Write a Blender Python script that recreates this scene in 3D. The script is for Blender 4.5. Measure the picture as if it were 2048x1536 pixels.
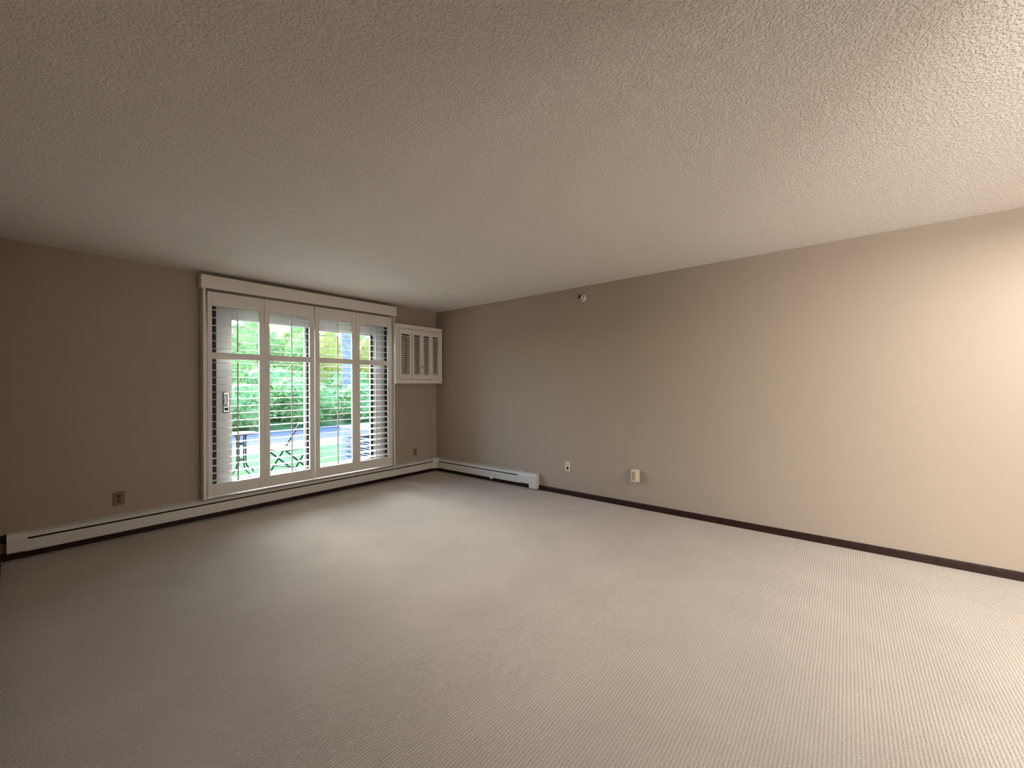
import bpy, bmesh, math, random
from mathutils import Vector, Matrix

sc = bpy.context.scene
for o in list(bpy.data.objects):
    bpy.data.objects.remove(o)
PI = math.pi
rnd = random.Random(7)

# ---------------------------------------------------------------- camera
CAM = (-4.17582, -4.92971, 1.29634)
YAW, PITCH, ROLL, FPX = 0.886234, 0.0048176, -0.0068295, 818.096
fwd = Vector((math.sin(YAW)*math.cos(PITCH), math.cos(YAW)*math.cos(PITCH), math.sin(PITCH)))
rgt = Vector((math.cos(YAW), -math.sin(YAW), 0))
upv = rgt.cross(fwd)
r2 = math.cos(ROLL)*rgt + math.sin(ROLL)*upv
u2 = -math.sin(ROLL)*rgt + math.cos(ROLL)*upv
cd = bpy.data.cameras.new('camera')
cd.sensor_fit = 'HORIZONTAL'; cd.sensor_width = 36.0; cd.lens = FPX/2048*36.0
cd.clip_start = 0.02; cd.clip_end = 300
cam = bpy.data.objects.new('camera', cd); sc.collection.objects.link(cam)
m = Matrix((( r2.x, u2.x, -fwd.x, CAM[0]), (r2.y, u2.y, -fwd.y, CAM[1]), (r2.z, u2.z, -fwd.z, CAM[2]), (0, 0, 0, 1)))
cam.matrix_world = m
sc.camera = cam

# ---------------------------------------------------------------- light, exposure
sc.view_settings.view_transform = 'Standard'
sc.view_settings.look = 'None'
sc.view_settings.gamma = 1.0
sc.view_settings.use_curve_mapping = False
sc.view_settings.exposure = 0.22

SKY_STRENGTH = 1.8
FILL_COLOR = (1.0, 0.985, 0.98)      # near-white colour of the two added window lights
DINING_FILL = 26              # watts of an unseen light added at the dining end
KITCHEN_FILL = 130            # and of one added on the kitchen side
CEILING_FILL = 43                    # watts of an added ceiling light, out of view
CEILING_FILL_POS = (-1.05, -6.35, 2.36)

world = bpy.data.worlds.new('sky'); sc.world = world
world.use_nodes = True
wn = world.node_tree; wn.nodes.clear()
sky = wn.nodes.new('ShaderNodeTexSky'); sky.sky_type = 'NISHITA'
sky.sun_disc = False; sky.sun_elevation = math.radians(27); sky.sun_rotation = math.radians(4)
sky.air_density = 1.0; sky.dust_density = 2.0; sky.ozone_density = 1.0
bgn = wn.nodes.new('ShaderNodeBackground'); bgn.inputs[1].default_value = SKY_STRENGTH
won = wn.nodes.new('ShaderNodeOutputWorld')
tint = wn.nodes.new('ShaderNodeVectorMath'); tint.operation = 'MULTIPLY'; tint.inputs[1].default_value = (0.86, 1.0, 1.24)   # camera white balance
wn.links.new(sky.outputs[0], tint.inputs[0]); wn.links.new(tint.outputs[0], bgn.inputs[0]); wn.links.new(bgn.outputs[0], won.inputs[0])

pl = bpy.data.lights.new('window_portal', 'AREA'); pl.shape = 'RECTANGLE'; pl.size = 2.1; pl.size_y = 1.9
pl.cycles.is_portal = True
po = bpy.data.objects.new('window_portal', pl); sc.collection.objects.link(po)
po.location = (-1.86, 0.22, 1.15); po.rotation_euler = (-PI/2, 0, 0)

def area_light(name, loc, rot, sx, sy, watts, color):
    l = bpy.data.lights.new(name, 'AREA'); l.shape = 'RECTANGLE'; l.size = sx; l.size_y = sy; l.energy = watts; l.color = color
    o = bpy.data.objects.new(name, l); sc.collection.objects.link(o); o.location = loc; o.rotation_euler = rot
area_light('dining_fill_light', (-2.2, -8.13, 1.3), (PI/2, 0, 0), .8, 1.5, DINING_FILL, FILL_COLOR)  # unseen area light added to brighten the room from behind
area_light('kitchen_fill_light', (-5.53, -6.75, .80), (0, -PI/2, 0), 1.2, 2.4, KITCHEN_FILL, FILL_COLOR)  # second added area light, out of view on the kitchen side
area_light('ceiling_fill_light', (CEILING_FILL_POS[0], CEILING_FILL_POS[1], CEILING_FILL_POS[2]-.02), (0, 0, 0), .6, .6, CEILING_FILL, (1.0, .985, .975))  # added downward light, fitted to the room's brightness

# ---------------------------------------------------------------- materials
def mat(name, col, rough=0.6, spec=0.3, metal=0.0, noise=None, bump=None):
    """noise=(scale, amount): slight colour mottle; bump=(scale, distance, detail)"""
    mt = bpy.data.materials.new(name); mt.use_nodes = True
    nt = mt.node_tree; b = nt.nodes['Principled BSDF']
    b.inputs['Base Color'].default_value = (*col, 1)
    b.inputs['Roughness'].default_value = rough
    b.inputs['Specular IOR Level'].default_value = spec
    b.inputs['Metallic'].default_value = metal
    tc = nt.nodes.new('ShaderNodeTexCoord')
    if noise:
        n = nt.nodes.new('ShaderNodeTexNoise'); n.inputs['Scale'].default_value = noise[0]; n.inputs['Detail'].default_value = 4
        nt.links.new(tc.outputs['Object'], n.inputs['Vector'])
        r = nt.nodes.new('ShaderNodeMapRange'); r.inputs['To Min'].default_value = 1-noise[1]; r.inputs['To Max'].default_value = 1+noise[1]
        r.inputs['From Min'].default_value = 0.3; r.inputs['From Max'].default_value = 0.7
        nt.links.new(n.outputs['Fac'], r.inputs['Value'])
        mx = nt.nodes.new('ShaderNodeVectorMath'); mx.operation = 'SCALE'; mx.inputs[0].default_value = col
        nt.links.new(r.outputs['Result'], mx.inputs['Scale']); nt.links.new(mx.outputs['Vector'], b.inputs['Base Color'])
    if bump:
        n = nt.nodes.new('ShaderNodeTexNoise'); n.inputs['Scale'].default_value = bump[0]; n.inputs['Detail'].default_value = bump[2]
        nt.links.new(tc.outputs['Object'], n.inputs['Vector'])
        bp = nt.nodes.new('ShaderNodeBump'); bp.inputs['Distance'].default_value = bump[1]; bp.inputs['Strength'].default_value = 1.0
        nt.links.new(n.outputs['Fac'], bp.inputs['Height']); nt.links.new(bp.outputs['Normal'], b.inputs['Normal'])
    return mt

def ceiling_mat():
    mt = mat('stippled_ceiling_paint', (0.86, 0.805, 0.74), 0.9, 0.1)
    nt = mt.node_tree; b = nt.nodes['Principled BSDF']
    tc = nt.nodes['Texture Coordinate']
    n1 = nt.nodes.new('ShaderNodeTexNoise'); n1.inputs['Scale'].default_value = 108; n1.inputs['Detail'].default_value = 2.0
    n2 = nt.nodes.new('ShaderNodeTexVoronoi'); n2.inputs['Scale'].default_value = 125; n2.feature = 'SMOOTH_F1'
    nt.links.new(tc.outputs['Object'], n1.inputs['Vector'])
    nt.links.new(tc.outputs['Object'], n2.inputs['Vector'])
    rp = nt.nodes.new('ShaderNodeMapRange'); rp.interpolation_type = 'SMOOTHSTEP'
    rp.inputs['From Min'].default_value = 0.40; rp.inputs['From Max'].default_value = 0.62
    nt.links.new(n1.outputs['Fac'], rp.inputs['Value'])
    sb = nt.nodes.new('ShaderNodeMath'); sb.operation = 'MULTIPLY_ADD'; sb.inputs[1].default_value = -0.6
    nt.links.new(n2.outputs['Distance'], sb.inputs[0]); nt.links.new(rp.outputs['Result'], sb.inputs[2])
    bp = nt.nodes.new('ShaderNodeBump'); bp.inputs['Distance'].default_value = 0.0034; bp.inputs['Strength'].default_value = 0.9
    nt.links.new(sb.outputs[0], bp.inputs['Height']); nt.links.new(bp.outputs['Normal'], b.inputs['Normal'])
    return mt

def carpet_mat():
    mt = mat('ribbed_loop_carpet', (0.64, 0.565, 0.485), 0.95, 0.05)
    nt = mt.node_tree; b = nt.nodes['Principled BSDF']
    tc = nt.nodes['Texture Coordinate']
    sp = nt.nodes.new('ShaderNodeSeparateXYZ'); nt.links.new(tc.outputs['Object'], sp.inputs[0])
    wob = nt.nodes.new('ShaderNodeTexNoise'); wob.inputs['Scale'].default_value = 14; wob.inputs['Detail'].default_value = 2
    nt.links.new(tc.outputs['Object'], wob.inputs['Vector'])
    wm = nt.nodes.new('ShaderNodeMath'); wm.operation = 'MULTIPLY_ADD'; wm.inputs[1].default_value = 0.005
    nt.links.new(wob.outputs['Fac'], wm.inputs[0]); nt.links.new(sp.outputs['Y'], wm.inputs[2])
    k = nt.nodes.new('ShaderNodeMath'); k.operation = 'MULTIPLY'; k.inputs[1].default_value = 2*PI/0.0130
    nt.links.new(wm.outputs[0], k.inputs[0])
    s = nt.nodes.new('ShaderNodeMath'); s.operation = 'SINE'; nt.links.new(k.outputs[0], s.inputs[0])
    mp = nt.nodes.new('ShaderNodeMapping'); mp.inputs['Scale'].default_value = (110, 200, 110)
    nt.links.new(tc.outputs['Object'], mp.inputs['Vector'])
    lp = nt.nodes.new('ShaderNodeTexNoise'); lp.inputs['Scale'].default_value = 1.0; lp.inputs['Detail'].default_value = 3
    nt.links.new(mp.outputs[0], lp.inputs['Vector'])
    a = nt.nodes.new('ShaderNodeMath'); a.operation = 'MULTIPLY_ADD'; a.inputs[1].default_value = 5.0
    nt.links.new(lp.outputs['Fac'], a.inputs[0]); nt.links.new(s.outputs[0], a.inputs[2])
    bp = nt.nodes.new('ShaderNodeBump'); bp.inputs['Distance'].default_value = 0.0015; bp.inputs['Strength'].default_value = 0.8
    nt.links.new(a.outputs[0], bp.inputs['Height']); nt.links.new(bp.outputs['Normal'], b.inputs['Normal'])
    # yarn colour: soft large wear blotches and furrow shade between loops put into the colour
    bl = nt.nodes.new('ShaderNodeTexNoise'); bl.inputs['Scale'].default_value = 2.2; bl.inputs['Detail'].default_value = 5
    nt.links.new(tc.outputs['Object'], bl.inputs['Vector'])
    r1 = nt.nodes.new('ShaderNodeMapRange'); r1.inputs['From Min'].default_value = .3; r1.inputs['From Max'].default_value = .7
    r1.inputs['To Min'].default_value = .93; r1.inputs['To Max'].default_value = 1.04
    nt.links.new(bl.outputs['Fac'], r1.inputs['Value'])
    r2_ = nt.nodes.new('ShaderNodeMapRange'); r2_.inputs['From Min'].default_value = 1.2; r2_.inputs['From Max'].default_value = 3.8
    r2_.inputs['To Min'].default_value = .80; r2_.inputs['To Max'].default_value = 1.07
    nt.links.new(a.outputs[0], r2_.inputs['Value'])
    mu = nt.nodes.new('ShaderNodeMath'); mu.operation = 'MULTIPLY'
    nt.links.new(r1.outputs[0], mu.inputs[0]); nt.links.new(r2_.outputs[0], mu.inputs[1])
    mx = nt.nodes.new('ShaderNodeVectorMath'); mx.operation = 'SCALE'; mx.inputs[0].default_value = (0.64, 0.565, 0.485)
    nt.links.new(mu.outputs[0], mx.inputs['Scale']); nt.links.new(mx.outputs['Vector'], b.inputs['Base Color'])
    return mt

def glass_mat():
    mt = bpy.data.materials.new('window_glass'); mt.use_nodes = True
    nt = mt.node_tree; nt.nodes.clear()
    o = nt.nodes.new('ShaderNodeOutputMaterial'); mx = nt.nodes.new('ShaderNodeMixShader')
    fr = nt.nodes.new('ShaderNodeFresnel'); fr.inputs[0].default_value = 1.25
    t = nt.nodes.new('ShaderNodeBsdfTransparent'); t.inputs[0].default_value = (.96, .98, .965, 1)
    g = nt.nodes.new('ShaderNodeBsdfGlossy'); g.inputs['Roughness'].default_value = 0.02
    nt.links.new(fr.outputs[0], mx.inputs[0]); nt.links.new(t.outputs[0], mx.inputs[1]); nt.links.new(g.outputs[0], mx.inputs[2])
    nt.links.new(mx.outputs[0], o.inputs[0])
    return mt

def leaf_mat(name, c1, c2):
    mt = mat(name, c1, 0.5, 0.3)
    nt = mt.node_tree; b = nt.nodes['Principled BSDF']
    tc = nt.nodes['Texture Coordinate']
    n = nt.nodes.new('ShaderNodeTexNoise'); n.inputs['Scale'].default_value = 5; n.inputs['Detail'].default_value = 4
    nt.links.new(tc.outputs['Object'], n.inputs['Vector'])
    r = nt.nodes.new('ShaderNodeValToRGB'); r.color_ramp.elements[0].position = .35; r.color_ramp.elements[1].position = .65
    r.color_ramp.elements[0].color = (*c1, 1); r.color_ramp.elements[1].color = (*c2, 1)
    nt.links.new(n.outputs['Fac'], r.inputs[0]); nt.links.new(r.outputs[0], b.inputs['Base Color'])
    tr = nt.nodes.new('ShaderNodeBsdfTranslucent'); nt.links.new(r.outputs[0], tr.inputs[0])
    mx = nt.nodes.new('ShaderNodeMixShader'); mx.inputs[0].default_value = 0.35
    nt.links.new(b.outputs[0], mx.inputs[1]); nt.links.new(tr.outputs[0], mx.inputs[2])
    nt.links.new(mx.outputs[0], nt.nodes['Material Output'].inputs[0])
    return mt

M = dict(
    wall=mat('beige_wall_paint', (0.425, 0.348, 0.275), 0.75, 0.2, bump=(260, 0.0006, 2)),
    ceiling=ceiling_mat(), carpet=carpet_mat(), glass=glass_mat(),
    white=mat('white_painted_wood', (0.80, 0.745, 0.67), 0.45, 0.35, noise=(3, .02)),
    heater=mat('white_enamel', (0.72, 0.68, 0.62), 0.4, 0.4, noise=(5, .02)),
    plastic=mat('off_white_plastic', (0.78, 0.74, 0.66), 0.4, 0.4),
    ivory=mat('ivory_plastic', (0.72, 0.66, 0.50), 0.4, 0.4),
    brass=mat('aged_brass', (0.21, 0.145, 0.06), 0.55, 0.4, 0.3, noise=(40, .15)),
    tan=mat('tan_plastic', (0.36, 0.24, 0.12), 0.5, 0.3),
    brown=mat('brown_plastic', (0.09, 0.055, 0.025), 0.45, 0.4),
    black=mat('black_plastic', (0.012, 0.010, 0.009), 0.5, 0.3),
    dark=mat('cavity_shade_black', (0.015, 0.013, 0.012), 0.8, 0.1),  # near-black for slots and cavities, their shade put into the colour
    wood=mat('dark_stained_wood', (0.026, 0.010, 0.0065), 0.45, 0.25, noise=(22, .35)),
    chrome=mat('brushed_chrome', (0.75, 0.75, 0.76), 0.25, 0.5, 1.0),
    vinyl=mat('white_vinyl', (0.50, 0.50, 0.49), 0.4, 0.4),
    rubber=mat('dark_gasket', (0.02, 0.022, 0.022), 0.6, 0.2),
    iron=mat('dark_iron', (0.035, 0.028, 0.026), 0.5, 0.4, 0.3),
    siding=mat('exterior_siding', (0.55, 0.53, 0.50), 0.8, 0.2),
    lawn=mat('lawn_turf', (0.12, 0.25, 0.09), 0.9, 0.1, noise=(3, .3), bump=(60, .02, 4)),
    grass=leaf_mat('grass_blades', (0.15, 0.32, 0.10), (0.24, 0.44, 0.14)),
    concrete=mat('pale_concrete', (0.19, 0.205, 0.225), 0.85, 0.2, noise=(8, .12), bump=(80, .004, 3)),
    gravel=mat('grey_gravel', (0.16, 0.16, 0.175), 0.9, 0.1, noise=(18, .4), bump=(30, .04, 4)),
    bark=mat('grey_bark', (0.26, 0.25, 0.27), 0.9, 0.1, noise=(9, .4), bump=(14, .06, 5)),
    leaf=leaf_mat('hedge_leaves', (0.19, 0.32, 0.10), (0.38, 0.54, 0.18)),
    leaf_light=leaf_mat('light_leaves', (0.27, 0.42, 0.12), (0.50, 0.56, 0.18)),
    leaf_yellow=leaf_mat('yellow_leaves', (0.40, 0.40, 0.09), (0.66, 0.50, 0.13)),
    unit=mat('grey_sheet_metal', (0.17, 0.18, 0.22), 0.5, 0.4, noise=(6, .06)),
    unit_top=mat('pale_sheet_metal', (0.34, 0.35, 0.38), 0.5, 0.4),
)

# ---------------------------------------------------------------- mesh helpers
C = sc.collection
ORIGIN = {}
def thing(name, label, cat, loc=(0, 0, 0), group=None):
    o = bpy.data.objects.new(name, None); C.objects.link(o)
    o.location = loc; o['label'] = label; o['category'] = cat
    o.empty_display_size = 0.1
    if group: o['group'] = group
    ORIGIN[o] = Vector(loc)
    return o

def obj(name, bm, material, parent=None, bevel=0.0, smooth=False, label=None):
    """links bm (in world coordinates) as one mesh object under parent"""
    org = ORIGIN.get(parent, Vector((0, 0, 0)))
    if org.length: bmesh.ops.translate(bm, verts=bm.verts[:], vec=-org)
    bmesh.ops.recalc_face_normals(bm, faces=bm.faces[:])
    if smooth:
        for f in bm.faces: f.smooth = True
    me = bpy.data.meshes.new(name); bm.to_mesh(me); bm.free()
    me.materials.append(material)
    o = bpy.data.objects.new(name, me); C.objects.link(o)
    if parent:
        o.parent = parent; ORIGIN[o] = org
    if bevel:
        md = o.modifiers.new('bevel', 'BEVEL'); md.width = bevel; md.segments = 2; md.limit_method = 'ANGLE'
        md.harden_normals = False
    if label: o['label'] = label
    return o

def single(name, bm, material, label, cat, base=None, group=None, **kw):
    """a thing that is one mesh, its origin at base"""
    base = Vector(base or (0, 0, 0))
    bmesh.ops.translate(bm, verts=bm.verts[:], vec=-base)
    o = obj(name, bm, material, **kw); o.location = base
    o['label'] = label; o['category'] = cat
    if group: o['group'] = group
    return o

def struct(name, bm, material, parent=None, **kw):
    o = obj(name, bm, material, parent, **kw)
    if parent is None: o['kind'] = 'structure'
    return o

def box(bm, x0, x1, y0, y1, z0, z1):
    vs = [bm.verts.new((x, y, z)) for z in (z0, z1) for y in (y0, y1) for x in (x0, x1)]
    for f in ((0, 2, 3, 1), (4, 5, 7, 6), (0, 1, 5, 4), (2, 6, 7, 3), (0, 4, 6, 2), (1, 3, 7, 5)):
        bm.faces.new([vs[i] for i in f])
    return vs
def bx(*boxes):
    bm = bmesh.new()
    for b in boxes: box(bm, *b)
    return bm

def prism(bm, prof, axis, a, b):
    """extrude profile (list of 2D points) along axis from a to b; axis 'x': (y,z); 'y': (x,z); 'z': (x,y)"""
    def P(p, t):
        return {'x': (t, p[0], p[1]), 'y': (p[0], t, p[1]), 'z': (p[0], p[1], t)}[axis]
    A = [bm.verts.new(P(p, a)) for p in prof]; B = [bm.verts.new(P(p, b)) for p in prof]
    n = len(prof)
    for i in range(n): bm.faces.new((A[i], A[(i+1) % n], B[(i+1) % n], B[i]))
    bm.faces.new(A[::-1]); bm.faces.new(B)

def lathe(bm, prof, origin, axis, seg=20):
    """prof = [(radius, distance along axis)]"""
    ax = Vector(axis).normalized(); u = ax.orthogonal().normalized(); v = ax.cross(u); org = Vector(origin)
    rings = []
    for r, t in prof:
        if r < 1e-6: rings.append([bm.verts.new(org + ax*t)])
        else: rings.append([bm.verts.new(org + ax*t + r*(math.cos(2*PI*i/seg)*u + math.sin(2*PI*i/seg)*v)) for i in range(seg)])
    for A, B in zip(rings, rings[1:]):
        for i in range(seg):
            j = (i+1) % seg
            if len(A) == 1 and len(B) == 1: continue
            if len(A) == 1: bm.faces.new((A[0], B[i], B[j]))
            elif len(B) == 1: bm.faces.new((A[i], A[j], B[0]))
            else: bm.faces.new((A[i], A[j], B[j], B[i]))
    for R in (rings[0], rings[-1]):
        if len(R) > 1: bm.faces.new(R)

def tube(bm, pts, r, seg=8):
    pts = [Vector(p) for p in pts]; rings = []
    rr = r if isinstance(r, (list, tuple)) else [r]*len(pts)
    ref = None
    for i, p in enumerate(pts):
        t = (pts[min(i+1, len(pts)-1)] - pts[max(i-1, 0)]).normalized()
        if ref is None: ref = t.orthogonal().normalized()
        ref = (ref - t*ref.dot(t)).normalized(); w = t.cross(ref)
        rings.append([bm.verts.new(p + rr[i]*(math.cos(2*PI*k/seg)*ref + math.sin(2*PI*k/seg)*w)) for k in range(seg)])
    for A, B in zip(rings, rings[1:]):
        for k in range(seg): bm.faces.new((A[k], A[(k+1) % seg], B[(k+1) % seg], B[k]))
    bm.faces.new(rings[0][::-1]); bm.faces.new(rings[-1])

# ---------------------------------------------------------------- room shell
H = 2.44
XL, XH, YB, YD = -4.235, -5.6, -5.36, -8.2       # left wall face, hall wall, rear wall face, dining end
OX0, OX1, OZ0, OZ1 = -2.955, -0.775, 0.10, 2.22   # door opening in the window wall
WT = 0.16                                          # window wall thickness

struct('floor', bx((XH-.1, 0.1, YD-.1, 0.0, -0.10, 0.0)), M['carpet'])
struct('ceiling', bx((XH-.1, 0.1, YD-.1, WT, H, H+.12)), M['ceiling'])
struct('wall_right', bx((0.0, 0.1, YD-.1, WT, -.3, H)), M['wall'])
bm = bx((XH-.1, OX0, 0, WT, -.3, H), (OX1, 0.0, 0, WT, -.3, H), (OX0, OX1, 0, WT, OZ1, H), (OX0, OX1, 0, WT, -.3, OZ0))
struct('wall_front', bm, M['wall'])
struct('wall_left', bx((XL-.11, XL, -3.6, 0.0, 0, H)), M['wall'])
struct('wall_hall', bx((XH-.1, XH, YD-.1, 0.0, 0, H)), M['wall'])
struct('wall_back', bx((XH, -2.75, YB-.12, YB, 0, H)), M['wall'])
struct('wall_dining', bx((XH, 0.0, YD-.1, YD, 0, H)), M['wall'])

def base_prof(h=0.058, t=0.013): return [(0, 0), (-t, 0), (-t, h-.012), (-t*.55, h), (0, h)]
def baseboard(name, prof, axis, a, b, off=0.0, flip=1):
    bm = bmesh.new(); prism(bm, [(off + flip*p[0], p[1]) for p in prof], axis, a, b)
    return struct(name, bm, M['wood'])
baseboard('baseboard_right', base_prof(), 'y', YD, 0.0)
baseboard('baseboard_front', base_prof(), 'x', XL, -0.013)
baseboard('baseboard_left', base_prof(), 'y', -3.6, -0.013, XL, -1)
# short stained strip that runs into the heater from the left wall
struct('trim_1', bx((XL, -4.199, -0.022, 0.0, 0.137, 0.194)), M['wood'], bevel=.002)

# ---------------------------------------------------------------- patio door
door = bpy.data.objects.new('door_1', None); C.objects.link(door); door['kind'] = 'structure'
door['label'] = 'white sliding glass patio door behind the shutters'
DY0, DY1 = 0.085, 0.150
bm = bx((OX0, OX0+.045, DY0-.02, WT, OZ0, OZ1), (OX1-.02, OX1, DY0-.02, WT, OZ0, OZ1), (OX0+.045, OX1-.02, DY0-.02, WT, OZ1-.05, OZ1), (OX0+.045, OX1-.02, DY0-.02, WT+.02, OZ0, OZ0+.05))
obj('door_frame', bm, M['vinyl'], door, bevel=.003)
for gx0, gx1 in ((-2.905, -2.843), (-0.864, -0.822)):
    obj('gasket', bx((gx0, gx1, DY0-.010, DY0-.002, OZ0+.05, OZ1-.05)), M['rubber'], door)
# sliding leaf (left), fixed leaf (right)
def leaf(x0, g0, g1, x1, zt, y0, y1):
    bm = bx((x0, g0, y0, y1, OZ0+.05, OZ1-.05), (g1, x1, y0, y1, OZ0+.05, OZ1-.05), (g0, g1, y0, y1, zt, OZ1-.05), (g0, g1, y0, y1, OZ0+.05, .325))
    return obj('door_leaf', bm, M['vinyl'], door, bevel=.004)
l1 = leaf(OX0+.085, -2.700, -1.955, -1.855, 2.012, DY0, DY0+.035)
obj('glass_pane', bx((-2.705, -1.950, DY0+.014, DY0+.020, .32, 2.017)), M['glass'], l1)
obj('edge_seal', bx((-1.932, -1.880, DY0-.006, DY0, .33, 2.005)), M['rubber'], l1)
l2 = leaf(-1.840, -1.760, -1.055, OX1-.045, 1.995, DY0+.036, DY1+.005)
obj('glass_pane', bx((-1.765, -1.050, DY0+.050, DY0+.056, .32, 2.0)), M['glass'], l2)
obj('edge_seal', bx((-1.058, -1.026, DY0+.028, DY0+.036, .32, 2.0)), M['rubber'], l2)
# handle on the left stile
hx, hz = -2.755, 1.150
bm = bx((hx-.024, hx+.026, DY0-.006, DY0, hz-.105, hz+.100))
obj('handle_shade_rim', bx((hx-.029, hx+.031, DY0-.003, DY0, hz-.112, hz+.107)), M['rubber'], door)  # dark rim added as painted shading around the handle plate
hd = obj('door_handle', bm, M['chrome'], door, bevel=.004, label='chrome handle plate')
bm = bmesh.new()
tube(bm, [(hx-.002, DY0-.006, hz+.075), (hx-.002, DY0-.042, hz+.066), (hx-.002, DY0-.050, hz+.02), (hx-.002, DY0-.050, hz-.02), (hx-.002, DY0-.042, hz-.03), (hx-.002, DY0-.006, hz-.038)], .010, 10)
obj('grip', bm, M['chrome'], hd, smooth=True)
bm = bmesh.new(); lathe(bm, [(.015, 0), (.015, .012), (.006, .014), (.006, .022), (0, .022)], (hx, DY0-.006, hz-.075), (0, -1, 0), 16)
obj('thumb_latch', bm, M['black'], hd)
# painted sill ledge between the shutters and the door
struct('trim_2', bx((OX0, OX1, 0.0, DY0-.02, 0.192, 0.210)), M['white'], bevel=.003)

# ---------------------------------------------------------------- shutter surround
SF = -0.075     # face of the shutter panels
t = thing('shutter_surround', 'white painted surround with deep valance board framing the four tall shutter panels', 'window frame', (-1.9, 0, 0.205))
obj('valance', bx((-3.015, -0.797, -0.118, -0.098, 2.272, 2.400), (-3.015, -2.996, -0.098, 0, 2.272, 2.400), (-0.816, -0.797, -0.098, 0, 2.272, 2.400)), M['white'], t, bevel=.002)
obj('shaded_top_board', bx((-2.996, -0.816, -0.098, 0, 2.300, 2.318)), M['wood'], t, label='board behind the valance, gap shade put into its dark colour')  # dark wood colour stands in for shade above the valance
obj('side_post', bx((-2.996, -2.974, -0.100, 0, 0.206, 2.300)), M['white'], t, bevel=.002)
obj('side_post', bx((-0.836, -0.816, -0.100, 0, 0.206, 2.300)), M['white'], t, bevel=.002)
obj('bottom_track', bx((-2.974, -0.836, -0.064, -0.002, 0.205, 0.211)), M['white'], t, bevel=.002)

# ---------------------------------------------------------------- shutter panels
def louver_bank(bm, x0, x1, z0, z1, n, tilt, width=0.070, thick=0.0065, yc=None):
    yc = SF + 0.016 if yc is None else yc
    p = (z1 - z0)/n
    prof0 = []
    for i in range(12):
        a = 2*PI*i/12
        prof0.append((width/2*math.cos(a), thick/2*math.sin(a)*(1.0)))
    c, s = math.cos(tilt), math.sin(tilt)
    for k in range(n):
        zc = z0 + (k+.5)*p
        prism(bm, [(yc + c*y - s*z, zc + s*y + c*z) for y, z in prof0], 'x', x0, x1)

def shutter(x0, o0, o1, x1, label, tilt_up, tilt_low, hinge_x=None):
    zb, zt, zl0, zr0, zr1, zu1 = 0.224, 2.252, 0.340, 1.586, 1.650, 2.113
    y0, y1 = SF, SF+.028
    t = thing('plantation_shutter', label, 'shutter', ((x0+x1)/2, SF+.014, zb), 'tall white shutter panels over the patio door')
    bm = bx((x0, o0, y0, y1, zb, zt), (o1, x1, y0, y1, zb, zt), (o0, o1, y0, y1, zb, zl0), (o0, o1, y0, y1, zr0, zr1), (o0, o1, y0, y1, zu1, zt))
    obj('panel_frame', bm, M['white'], t, bevel=.0025)
    e = .0015
    bm = bmesh.new(); louver_bank(bm, o0+e, o1-e, zr1, zu1, 6, tilt_up); obj('upper_louvers', bm, M['white'], t, smooth=False)
    bm = bmesh.new(); louver_bank(bm, o0+e, o1-e, zl0, zr0, 17, tilt_low); obj('lower_louvers', bm, M['white'], t, smooth=False)
    xc = (o0+o1)/2
    ru = math.sin(tilt_up)*-.039; rl = math.sin(tilt_low)*-.039
    yr = SF + .016 - .041
    obj('tilt_rod', bx((xc-.006, xc+.006, yr-.010, yr, zr1+.012+ru, zu1-.030+ru)), M['white'], t, bevel=.002)
    obj('tilt_rod', bx((xc-.006, xc+.006, yr-.010, yr, zl0+.015+rl, zr0-.030+rl)), M['white'], t, bevel=.002)
    if hinge_x:
        for hz in (0.62, 1.36, 2.0):
            bm = bmesh.new(); lathe(bm, [(.005, -.032), (.005, .032)], (hinge_x, SF-.0056, hz), (0, 0, 1), 10)
            obj('hinge', bm, M['white'], t)
shutter(-2.953, -2.916, -2.495, -2.4455, 'leftmost tall white shutter panel, the chrome door handle showing behind its louvers', 0.0, 0.02)
shutter(-2.4435, -2.393, -1.966, -1.909, 'second tall white shutter panel from the left, dark folding chair showing through its louvers', 0.05, 0.03, -2.4445)
shutter(-1.900, -1.849, -1.435, -1.381, 'third tall white shutter panel from the left, tree trunk showing behind its louvers', 0.02, -0.10)
shutter(-1.379, -1.328, -0.908, -0.846, 'rightmost tall white shutter panel, next to the small louvred wall cabinet', 0.0, 0.22, -1.380)

# ---------------------------------------------------------------- louvred cover in the corner
AF = -0.180
t = thing('louvred_cabinet', 'small white louvred shutter cabinet mounted high in the corner beside the window', 'cabinet', (-0.45, 0, 1.341))
ax0, ax1, az0, az1 = -0.800, -0.031, 1.341, 2.166
fx0 = -0.864
obj('cabinet_box', bx((ax0, ax0+.018, AF+.02, 0, az0+.01, az1-.01), (ax1-.03, ax1-.012, AF+.02, 0, az0+.01, az1-.01), (ax0+.018, ax1-.03, AF+.02, 0, az0+.01, az0+.028), (ax0+.018, ax1-.03, AF+.02, 0, az1-.028, az1-.01)), M['white'], t)
ix0, ix1, iz0, iz1 = -0.800, -0.088, 1.395, 2.108
fr = bx((fx0, ix0, AF, AF+.02, az0, az1), (ix1, ax1, AF, AF+.02, az0, az1), (ix0, ix1, AF, AF+.02, az0, iz0), (ix0, ix1, AF, AF+.02, iz1, az1))
obj('face_frame', fr, M['white'], t, bevel=.003)
obj('back_panel', bx((ax0+.018, ax1-.03, -.012, -.002, az0+.028, az1-.028)), M['dark'], t)
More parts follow.
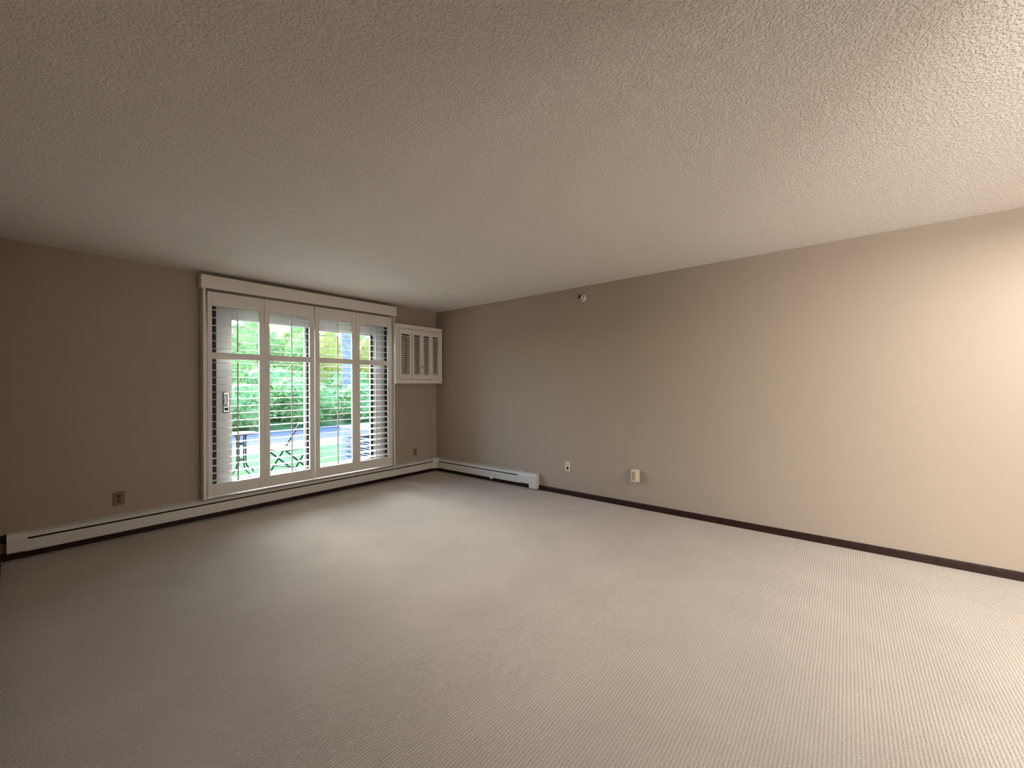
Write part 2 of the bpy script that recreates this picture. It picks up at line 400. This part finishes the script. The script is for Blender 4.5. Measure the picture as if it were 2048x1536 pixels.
# panels: (x0, louver x0, louver x1, x1)
for n, (p0, l0, l1_, p1) in enumerate(((-.797, -.767, -.629, -.592), (-.584, -.552, -.446, -.4155), (-.4135, -.383, -.282, -.2495), (-.2475, -.216, -.111, -.091))):
    yA, yB = AF-.004, AF+.016
    z0, z1, la, lb = iz0+.004, iz1-.004, 1.466, 2.028
    pn = obj('shutter_panel', bx((p0, l0, yA, yB, z0, z1), (l1_, p1, yA, yB, z0, z1), (l0, l1_, yA, yB, z0, la), (l0, l1_, yA, yB, lb, z1)), M['white'], t, bevel=.0015)
    bm = bmesh.new(); louver_bank(bm, l0, l1_, la, lb-.012, 21, .80, .0265, .005, (yA+yB)/2)
    obj('louvers', bm, M['white'], pn)
    xc = (l0+l1_)/2
    obj('tilt_rod', bx((xc-.005, xc+.005, yA-.012, yA-.004, la+.02, lb-.03)), M['tan'], pn, bevel=.001, label='tilt rod with shade put into its colour')  # shadow on the rod put into its tan colour
bm = bx((-.420, -.408, AF-.010, AF-.004, 1.560, 1.590)); obj('catch', bm, M['brown'], t, label='small dark catch')

# ---------------------------------------------------------------- baseboard heaters
def heater_prof(sgn=-1):
    """back plate + front cover cross-sections as (distance from wall, z)"""
    back = [(0, .05), (.006, .05), (.006, .196), (.020, .200), (.020, .204), (0, .204)]
    damper = [(.029, .191), (.041, .187), (.060, .172), (.065, .163), (.061, .162), (.056, .168), (.038, .182), (.029, .186)]
    front = [(.066, .060), (.060, .057), (.050, .057), (.050, .060), (.062, .063), (.063, .143), (.060, .146), (.062, .149), (.067, .146)]
    return back, damper, front
def heater_run(t, axis, a, b):
    back, damper, front = heater_prof()
    for nm, pr in (('back_plate', back), ('damper', damper), ('front_cover', front)):
        bm = bmesh.new(); prism(bm, [(-p[0], p[1]) for p in pr], axis, a, b if nm == 'front_cover' else b-.055); obj(nm, bm, M['heater'], t)
    bm = bmesh.new(); prism(bm, [(-.007, .080), (-.054, .080), (-.054, .162), (-.036, .176), (-.007, .176)], axis, a+.01, b-.03)
    obj('fin_element', bm, M['dark'], t, label='dark heating element inside the slot')  # slot shade put into the element's near-black colour

t = thing('baseboard_heater', 'long white baseboard heater under the window along the left-hand wall', 'heater', (-2.2, 0, 0.05))
heater_run(t, 'x', -4.110, -0.080)
bm = bmesh.new(); prism(bm, [(0, .060), (-.062, .060), (-.070, .068), (-.070, .160), (-.050, .200), (-.022, .208), (0, .208)], 'x', -4.198, -4.096)
obj('end_cap', bm, M['heater'], t, bevel=.004)

t = thing('baseboard_heater', 'short white baseboard heater on the right-hand wall, with round knob and L-shaped end cap', 'heater', (0, -1.0, 0.02))
heater_run(t, 'y', -1.700, -0.080)
bm = bmesh.new(); prism(bm, [(0, .064), (-.066, .064), (-.072, .070), (-.072, .158), (-.050, .192), (-.022, .199), (0, .199)], 'y', -1.840, -1.660)
obj('end_cap', bm, M['heater'], t, bevel=.003)
bm = bmesh.new(); prism(bm, [(0, .014), (-.070, .014), (-.076, .020), (-.076, .168), (-.058, .194), (-.024, .201), (0, .201)], 'y', -1.950, -1.840)
obj('end_leg', bm, M['heater'], t, bevel=.008, label='white L-shaped end reaching the floor')
# corner cover where the two heaters meet
bm = bmesh.new()
prism(bm, [(0, 0), (-.120, 0), (-.120, -.052), (-.080, -.080), (-.052, -.120), (0, -.120)], 'z', .050, .206)
obj('corner_cover', bm, M['heater'], t, bevel=.004)
bm = bmesh.new(); lathe(bm, [(.010, 0), (.010, .018), (.027, .020), (.030, .028), (.029, .046), (.021, .053), (0, .054)], (-.064, -1.232, .082), (-1, -.15, 0), 20)
obj('knob', bm, M['plastic'], t, smooth=False, label='round white knob')

# ---------------------------------------------------------------- wall plates
def outlet(label, wall, c, zc, plate, recept, slot, w=.074, h=.115, lower=None):
    """duplex outlet; wall 'front' (faces -Y at x=c) or 'right' (faces -X at y=c)"""
    def W(bm):
        if wall == 'right':
            for v in bm.verts: v.co = Vector((v.co.y, -v.co.x, v.co.z))
        for v in bm.verts: v.co += Vector((c, 0, zc)) if wall == 'front' else Vector((0, c, zc))
        return bm
    loc = (c, 0, zc-h/2) if wall == 'front' else (0, c, zc-h/2)
    t = thing('wall_outlet', label, 'outlet', loc)
    obj('cover_plate', W(bx((-w/2, w/2, -.006, 0, -h/2, h/2))), plate, t, bevel=.003)
    for k, dz in enumerate((.020, -.020)):
        bm = bmesh.new()
        pr = []
        for i in range(16):
            a = 2*PI*i/16
            pr.append((max(-.0135, min(.0135, .0175*math.cos(a))), dz + .0145*math.sin(a)))
        prism(bm, pr, 'y', -.009, -.005)
        rc = obj('receptacle', W(bm), lower if (lower and k) else recept, t)
        if not (lower and k):
            obj('slot', W(bx((-.0075, -.0045, -.0098, -.0085, dz-.001, dz+.008), (.0045, .0075, -.0098, -.0085, dz, dz+.007), (-.002, .002, -.0098, -.0085, dz-.010, dz-.006))), slot, rc)
    bm = bmesh.new(); lathe(bm, [(.0035, 0), (.0035, .0015), (0, .002)], (0, -.006, 0), (0, -1, 0), 10)
    obj('screw', W(bm), slot, t)
outlet('dark brass outlet plate on the wall left of the window', 'front', -3.580, .338, M['brass'], M['brown'], M['black'])
outlet('tan outlet plate with brown receptacles between the window and the room corner', 'front', -0.405, .335, M['tan'], M['brown'], M['black'])
outlet('ivory outlet plate with a dark lower socket on the right-hand wall', 'right', -2.365, .338, M['ivory'], M['ivory'], M['brown'], lower=M['black'])

# small box on the right wall
t = thing('wall_box', 'small off-white plastic box sticking out low on the right-hand wall', 'wall box', (0, -3.198, .282))
bm = bmesh.new()
prism(bm, [(0, -3.160), (-.040, -3.163), (-.052, -3.172), (-.052, -3.218), (-.046, -3.226), (0, -3.240)], 'z', .282, .402)
obj('housing', bm, M['ivory'], t, bevel=.004)
obj('shaded_face', bx((-.0545, -.050, -3.212, -3.178, .300, .386)), M['tan'], t, bevel=.0015)  # shade of the box front put into this tan face
obj('grille', bx(*[(-.056, -.0535, -3.208, -3.182, .310+.012*i, .314+.012*i) for i in range(6)]), M['ivory'], t)
bm = bmesh.new(); prism(bm, [(0, -3.154), (-.006, -3.154), (-.006, -3.246), (0, -3.246)], 'z', .277, .407)
obj('base_plate', bm, M['ivory'], t, bevel=.002)

# sidewall sprinkler near the ceiling
t = thing('fire_sprinkler', 'small white sidewall sprinkler head on the right-hand wall just below the ceiling', 'sprinkler', (0, -2.590, 2.300))
bm = bmesh.new(); lathe(bm, [(.040, 0), (.040, .004), (.037, .012), (.030, .030), (.027, .030), (.027, .010)], (0, -2.590, 2.304), (-1, 0, 0), 24)
obj('escutcheon', bm, M['plastic'], t, smooth=False)
bm = bmesh.new(); lathe(bm, [(.016, .004), (.016, .040), (.020, .042), (.020, .052), (.012, .054)], (0, -2.590, 2.304), (-1, 0, 0), 16)
obj('body', bm, M['plastic'], t)
bm = bmesh.new()
tube(bm, [(-.050, -2.575, 2.304), (-.068, -2.577, 2.304), (-.082, -2.588, 2.304)], .004, 6)
tube(bm, [(-.050, -2.605, 2.304), (-.068, -2.603, 2.304), (-.082, -2.592, 2.304)], .004, 6)
obj('yoke', bm, M['plastic'], t)
bm = bmesh.new(); lathe(bm, [(.004, .076), (.020, .084), (.022, .087), (0, .089)], (0, -2.590, 2.304), (-1, 0, 0), 16)
box(bm, -.086, -.052, -2.606, -2.574, 2.320, 2.324)
obj('deflector', bm, M['brown'], t, label='dark metal deflector')

# ---------------------------------------------------------------- dining end behind the camera: added fixture and windows for the fill lights
fx, fy, fz = CEILING_FILL_POS
t = thing('added_ceiling_light', 'square flush ceiling light added out of view over the dining area', 'lamp', (fx, fy, H))
obj('housing', bx((fx-.33, fx+.33, fy-.33, fy+.33, fz+.02, H)), M['white'], t, bevel=.004)
obj('diffuser', bx((fx-.30, fx+.30, fy-.30, fy+.30, fz, fz+.02)), M['plastic'], t, bevel=.004)
def added_window(name, axis, c, u0, u1, z0, z1):
    g = lambda a, b, p, q, d0, d1: (a, b, c+d0, c+d1, p, q) if axis == 'y' else (c+d0, c+d1, a, b, p, q)
    e = bpy.data.objects.new(name, None); C.objects.link(e); e['kind'] = 'structure'
    f = .05
    obj('window_frame', bx(g(u0-f, u0, z0-f, z1+f, 0, .03), g(u1, u1+f, z0-f, z1+f, 0, .03), g(u0, u1, z0-f, z0, 0, .03), g(u0, u1, z1, z1+f, 0, .03), g((u0+u1)/2-.02, (u0+u1)/2+.02, z0, z1, .005, .025)), M['white'], e)
    obj('glass_pane', bx(g(u0, u1, z0, z1, .002, .006)), M['glass'], e)
added_window('added_window_1', 'y', YD, -2.6, -1.8, .55, 2.05)  # added frame and glass around the dining fill light
added_window('added_window_2', 'x', XH, -7.97, -5.53, .18, 1.42)  # added frame and glass around the kitchen fill light

# ---------------------------------------------------------------- outdoors
GZ = -0.05
def strip(name, x0, x1, y0, y1, z0, z1, m):
    return bx((x0, x1, y0, y1, z0, z1))
single('lawn', bx((-40, 40, WT, 4.3, GZ-.2, GZ)), M['lawn'], 'short green lawn right outside the patio door', 'lawn')['kind'] = 'stuff'
struct('walkway', bx((-40, 40, 4.3, 5.9, GZ-.2, GZ+.005)), M['concrete'])
struct('gravel_bed', bx((-40, 40, 5.9, 9.0, GZ-.2, GZ+.01)), M['gravel'])
struct('far_ground', bx((-60, 60, 9.0, 60, GZ-.2, GZ+.01)), M['lawn'])

bm = bmesh.new()
for i in range(9000):
    x = rnd.uniform(-2.6, 2.8); y = rnd.uniform(.4, 4.28)
    if x < -2.6+.12*y-.3 or (-.45 < x < .28 and .85 < y < 2.3): continue
    a = rnd.uniform(0, 2*PI); h = rnd.uniform(.025, .055); w = .004
    l = Vector((rnd.uniform(-.02, .02), rnd.uniform(-.02, .02), h)); d = Vector((math.cos(a)*w, math.sin(a)*w, 0)); p = Vector((x, y, GZ))
    bm.faces.new([bm.verts.new(p-d), bm.verts.new(p+d), bm.verts.new(p+l)])
g = single('grass_blades', bm, M['grass'], 'short grass blades growing over the lawn by the patio chair', 'grass', (0, 2, GZ)); g['kind'] = 'stuff'

# outdoor unit: long louvred box standing on the lawn at the right
t = thing('condenser_unit', 'grey metal outdoor unit with side louvers standing on the lawn outside', 'outdoor unit', (-.08, 1.6, GZ))
ux0, ux1, uy0, uy1, uz1 = -.384, .22, .95, 2.20, .56
obj('casing', bx((ux0, ux1, uy0, uy1, GZ, uz1)), M['unit'], t, bevel=.012)
obj('lid', bx((ux0-.012, ux1+.012, uy0-.012, uy1+.012, uz1, uz1+.022)), M['unit_top'], t, bevel=.006)
bm = bx(*[(ux0-.006, ux0+.002, 1.80, 1.98, .06+.085*i, .072+.085*i) for i in range(5)])
obj('vent_slots', bm, M['dark'], t, label='row of short dark vent slots')
obj('grille_recess', bx((ux0-.004, ux0+.002, .99, 1.70, GZ+.04, uz1-.07)), M['dark'], t)
bm = bmesh.new()
for i in range(12):
    z = GZ+.06+.038*i
    prism(bm, [(ux0-.004, z), (ux0-.022, z-.012), (ux0-.022, z-.008), (ux0-.004, z+.006)], 'y', .99, 1.70)
obj('louvers', bm, M['unit'], t)

# folding chair, turned three quarters away from the door
def bent(bm, pts, r): tube(bm, pts, r, 8)
CH = Vector((-1.358, 2.30, 0)); r_ = Vector((.632, -.775, 0)); v_ = Vector((.775, .632, 0))
cw, cdp = .93*r_ - .37*v_, .37*r_ + .93*v_            # across the seat, towards the backrest
def cp(u, q, z): return CH + cw*u + cdp*q + Vector((0, 0, z))
t = thing('folding_chair', 'dark metal folding chair with crossed legs standing on the lawn', 'chair', (CH.x, CH.y, GZ))
for u in (0, .48):
    bm = bmesh.new(); bent(bm, [cp(u, -.18, GZ+.012), cp(u, .28, .56), cp(u, .34, .66)], .014); obj('back_leg', bm, M['iron'], t, smooth=True)
    ui = .03 if u == 0 else .45
    bm = bmesh.new(); bent(bm, [cp(ui, .14, GZ+.012), cp(ui, -.27, .31)], .014); obj('front_leg', bm, M['iron'], t, smooth=True)
bm = bmesh.new()
P8 = [cp(u, q, z) for z in (.305, .325) for u, q in ((0.02, -.29), (.46, -.29), (.46, .10), (.02, .10))]
vs = [bm.verts.new(p) for p in P8]
for f in ((0, 1, 2, 3), (4, 5, 6, 7), (0, 1, 5, 4), (1, 2, 6, 5), (2, 3, 7, 6), (3, 0, 4, 7)): bm.faces.new([vs[i] for i in f])
obj('seat', bm, M['iron'], t, bevel=.006)
bm = bmesh.new(); bent(bm, [cp(0, .335, .655), cp(.12, .365, .665), cp(.36, .365, .665), cp(.48, .335, .655)], .014); obj('top_rail', bm, M['iron'], t, smooth=True)
bm = bmesh.new(); bent(bm, [cp(0, .28, .565), cp(.24, .305, .57), cp(.48, .28, .565)], .012); obj('back_slat', bm, M['iron'], t, smooth=True)
bm = bmesh.new(); bent(bm, [cp(0, -.11, .03), cp(.48, -.11, .03)], .010); obj('stretcher', bm, M['iron'], t, smooth=True)

# wrought-iron side table
tx, ty = -1.95, 2.2
t = thing('side_table', 'dark wrought-iron side table with barred legs and curled feet on the lawn', 'table', (tx, ty, GZ))
bm = bmesh.new(); lathe(bm, [(.20, .592), (.205, .598), (.205, .612), (.20, .616)], (tx-.03, ty, 0), (0, 0, 1), 28); obj('table_top', bm, M['iron'], t)
for sx, sy in ((-.09, -.07), (-.02, .07), (.0, -.07), (.07, .07)):
    px, py = tx+sx, ty+sy; d = Vector((sx+.01, sy, 0)).normalized()
    bm = bmesh.new()
    pts = [Vector((px, py, .596)) + d*.05, Vector((px, py, .555)), Vector((px, py, .35)), Vector((px, py, .16)), Vector((px, py, .10)) + d*.02, Vector((px, py, .04)) + d*.09, Vector((px, py, 0.02)) + d*.16, Vector((px, py, GZ+.012)) + d*.20]
    tube(bm, pts, .011, 8); obj('leg', bm, M['iron'], t, smooth=True)
for zz in (.445, .205):
    bm = bmesh.new()
    tube(bm, [(tx-.09, ty-.07, zz), (tx, ty-.07, zz), (tx+.07, ty+.07, zz), (tx-.02, ty+.07, zz), (tx-.09, ty-.07, zz)], .009, 6); obj('cross_bar', bm, M['iron'], t)

# hedge, trees
def foliage_bm(r, h, n, ls, seed, core=True):
    """crown of leaves on an uneven ellipsoid standing on z=0"""
    R = random.Random(seed); bm = bmesh.new()
    lobes = [(Vector((R.uniform(-.45, .45)*r, R.uniform(-.4, .4)*r, R.uniform(.35, .75)*h)), R.uniform(.45, .65)) for _ in range(6)]
    if core:
        for c, k in lobes:
            mtx = Matrix.Translation(c) @ Matrix.Diagonal((r*k*.85, r*k*.85, h*.5*k*.95, 1))
            bmesh.ops.create_icosphere(bm, subdivisions=2, radius=1.0, matrix=mtx)
        mtx = Matrix.Translation((0, 0, h*.4)) @ Matrix.Diagonal((r*.72, r*.72, h*.40, 1))
        bmesh.ops.create_icosphere(bm, subdivisions=2, radius=1.0, matrix=mtx)
    for i in range(n):
        c, k = lobes[R.randrange(len(lobes))] if R.random() < .7 else (Vector((0, 0, h*.42)), .8)
        d = Vector((R.gauss(0, 1), R.gauss(0, 1), R.gauss(0, 1))).normalized()
        q = R.uniform(.82, 1.12)
        p = c + Vector((d.x*r*k*q, d.y*r*k*q, d.z*h*.5*k*q))
        if p.z < .02: p.z = R.uniform(.02, .25*h)
        a = Vector((R.gauss(0, 1), R.gauss(0, 1), R.gauss(0, .6))).normalized(); b = a.cross(d + Vector((.01, .02, .3))).normalized()
        s = ls*R.uniform(.6, 1.25)
        bm.faces.new([bm.verts.new(p - a*s), bm.verts.new(p + b*s*.45), bm.verts.new(p + a*s), bm.verts.new(p - b*s*.45)])
    return bm
def trunk_bm(h, r0, r1, seed, lean=(0, 0)):
    R = random.Random(seed); bm = bmesh.new()
    pts = [Vector((lean[0]*k/6 + R.uniform(-.3, .3)*r0, lean[1]*k/6 + R.uniform(-.3, .3)*r0, h*k/6)) for k in range(7)]
    pts[0] = Vector((0, 0, 0)); tube(bm, pts, [r0*1.25] + [r0+(r1-r0)*k/6 for k in range(1, 7)], 12)
    return bm
def plant(name, label, cat, group, loc, r, h, n, ls, seed, m, stem=.6, rs=.05):
    t = thing(name, label, cat, (0, 0, 0), group)
    obj('foliage', foliage_bm(r, h, n, ls, seed), m, t)
    obj('stem', trunk_bm(h*stem, rs, rs*.6, seed+50), M['bark'], t, smooth=True)
    t.location = loc
    return t
def dup(root, loc, rz, label=None, s=1.0):
    r = root.copy(); C.objects.link(r); r.location = loc; r.rotation_euler = (0, 0, rz); r.scale = (s, s, s)
    if label: r['label'] = label
    for ch in root.children:
        c = ch.copy(); C.objects.link(c); c.parent = r
    return r
LS = 'leafy green shrub in the clipped hedge across the walkway'
proto = [plant('hedge_shrub', LS, 'shrub', 'shrubs of the hedge', (-60, 30, GZ), 1.05, 1.55, 2600, .085, s, M['leaf'], .5, .05) for s in (1, 2)]
k = 0
for row, (yy, n, s0, dx) in enumerate(((9.7, 7, 1.06, 1.95), (12.6, 5, 1.45, 2.95))):
    for i in range(n):
        x = -1.4 + i*dx + row*1.0 + rnd.uniform(-.1, .1)
        p = (x, yy + rnd.uniform(-.15, .15), GZ)
        if k < 2: proto[k].location = p
        else: dup(proto[k % 2], p, rnd.uniform(0, 6.28), None, s0*rnd.uniform(.95, 1.06))
        k += 1
LT = 'tall light green bush rising behind the hedge'
pt = [plant('tall_bush', LT, 'bush', 'tall bushes behind the hedge', (0, 0, GZ), 1.45, 4.2, 3600, .10, s, M['leaf_light'], .6, .09) for s in (11, 12)]
for i in range(9):
    p = (0.4 + i*1.55 + rnd.uniform(-.15, .15), (15.8 if i % 2 else 19.0) + rnd.uniform(-.2, .2), GZ)
    if i < 2: pt[i].location = p
    else: dup(pt[i % 2], p, rnd.uniform(0, 6.28), None, rnd.uniform(.95, 1.08)*(1.0 if i % 2 else 1.2))
for i, (x, y, lab) in enumerate(((5.45, 14.1, 'yellow-leaved young tree behind the hedge, left of the grey tree trunk'), (7.6, 14.3, 'yellow-leaved young tree behind the hedge, right of the grey tree trunk'))):
    plant('yellow_tree', lab, 'tree', None, (x, y, GZ), 0.95, 4.1, 1900, .09, 21+i, M['leaf_yellow'], .6, .06)
t = thing('tree_trunk', 'thick grey tree trunk rising behind the hedge', 'tree', (0, 0, 0))
obj('trunk', trunk_bm(6.5, .24, .18, 5, (.15, .1)), M['bark'], t, smooth=True)
bm = foliage_bm(2.2, 2.6, 2200, .12, 33); bmesh.ops.translate(bm, verts=bm.verts[:], vec=(.2, .2, 5.4)); obj('crown', bm, M['leaf_light'], t)
t.location = (4.55, 10.95, GZ)
